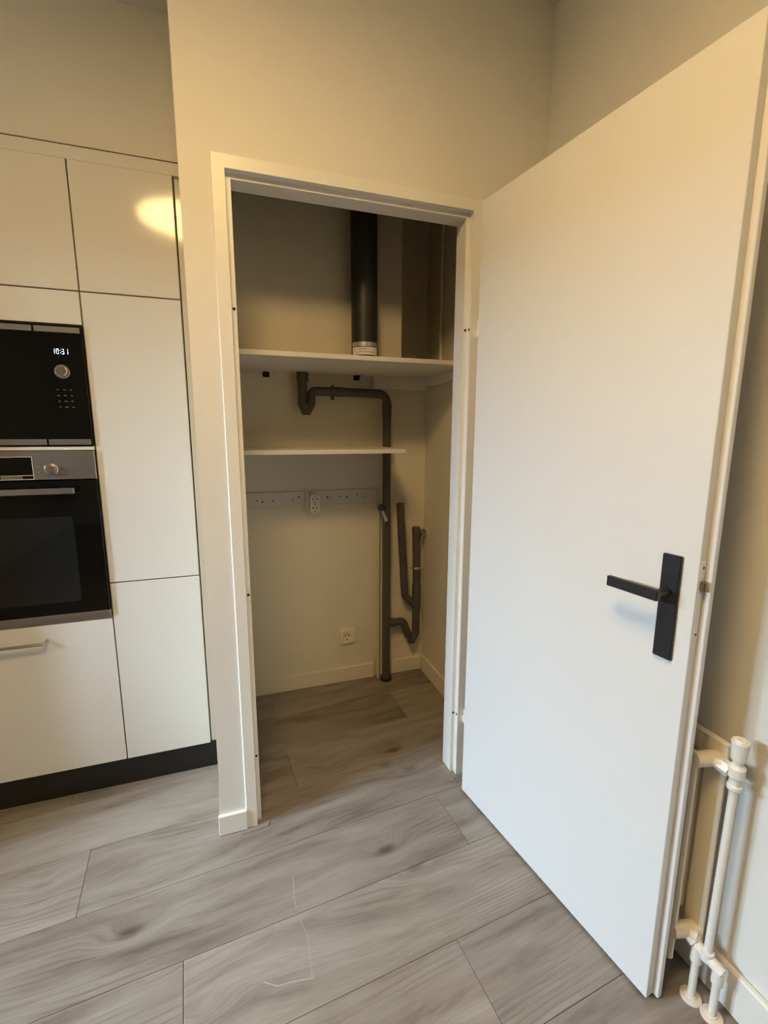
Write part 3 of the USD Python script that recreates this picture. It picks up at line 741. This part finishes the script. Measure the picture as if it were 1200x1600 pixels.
def rad_panel(x0, x1, y0, y1, z0, z1):
    """A pressed steel panel with shallow vertical channels."""
    ys = [y1 - 0.012]
    out = [(x0 + .004, y1), (x0, y1 - .006)]
    n = int((y1 - y0 - 0.05) / 0.0333)
    for i in range(n):
        c = y1 - 0.035 - i * 0.0333
        out += [(x0, c + .009), (x0 + .004, c + .004), (x0 + .004, c - .004), (x0, c - .009)]
    out += [(x0, y0 + .006), (x0 + .004, y0), (x1 - .004, y0), (x1, y0 + .006), (x1, y1 - .006), (x1 - .004, y1)]
    p = Polygon(out)
    top = box(x0 - .001, y0, z1 - 0.010, x1 + .001, y1, z1, 0.004)
    bot = box(x0 - .001, y0, z0, x1 + .001, y1, z0 + 0.010, 0.004)
    return cat_(column(p, z0 + 0.006, z1 - 0.006), top, bot)


rd.part('front_panel', rad_panel(0.962, 0.976, -0.822, -0.16, 0.085, 0.650), M_rad)
rd.part('rear_panel', rad_panel(1.020, 1.034, -0.846, -0.16, 0.120, 0.676), M_rad)
rd.part('side_plate', box(0.9765, -0.798, 0.20, 1.0195, -0.790, 0.622, 0.001), M_rad)
for z in (0.632, 0.168):
    rd.part('header_tube', cat_(cyl((0.966, -0.815, z), (1.030, -0.832, z), 0.0175, 24), cyl((0.998, -0.818, z), (1.010, -0.848, z), 0.0145, 20)), M_rad)
VXr, VYr = 1.015, -0.874
uz = 0.630
rd.part('union_nut', cyl((1.008, -0.842, 0.631), (1.012, -0.862, 0.628), 0.0165, 6), M_radwhite)
rd.part('valve_body', cat_(lathe([(0.0, -0.052), (0.012, -0.052), (0.0145, -0.048), (0.0145, -0.040), (0.0115, -0.037), (0.0115, -0.022), (0.0165, -0.017), (0.0165, 0.004), (0.010, 0.010), (0.010, 0.022), (0.0, 0.022)], (VXr, VYr, 0.640)), cyl((1.011, -0.858, 0.629), (VXr, VYr, 0.628), 0.0105, 18)), M_radwhite)
kp = [(0.0, 0.049), (0.010, 0.049), (0.0115, 0.0465), (0.0155, 0.0475), (0.0172, 0.044), (0.0140, 0.003), (0.011, 0.0), (0.0, 0.0)]
rd.part('valve_knob', lathe(kp, (VXr, VYr, 0.660), n=32), M_radwhite)
rd.part('supply_pipe', cyl((VXr, VYr, 0.592), (1.012, -0.872, 0.150), 0.0085, 20), M_radwhite)
# lower connection block and tails through the floor
rd.part('union_nut', cyl((1.002, -0.826, 0.164), (1.006, -0.846, 0.154), 0.0175, 6), M_radwhite)
rd.part('connection_block', cat_(cyl((1.005, -0.842, 0.156), (1.010, -0.862, 0.146), 0.012, 18), cyl((1.008, -0.852, 0.149), (1.018, -0.905, 0.132), 0.0125, 20), cyl((1.012, -0.872, 0.158), (1.012, -0.872, 0.134), 0.0135, 20),
        cyl((1.007, -0.853, 0.150), (1.006, -0.853, 0.108), 0.0125, 20), cyl((1.017, -0.898, 0.136), (1.017, -0.897, 0.098), 0.0125, 20)), M_radwhite)
for (x, y, zt) in ((1.006, -0.853, 0.112), (1.017, -0.897, 0.102)):
    rd.part('floor_pipe', cyl((x, y, 0.001), (x, y, zt), 0.0085, 18), M_radwhite)
    rd.part('floor_rosette', lathe([(0.0085, 0.009), (0.0105, 0.009), (0.0125, 0.006), (0.0225, 0.003), (0.0235, 0.0005), (0.0085, 0.0005)], (x, y, 0.0), n=28), simple('rosette_plastic', (0.76, 0.66, 0.56), 0.45) if 'rosette_plastic' not in _mats else _mats['rosette_plastic'])
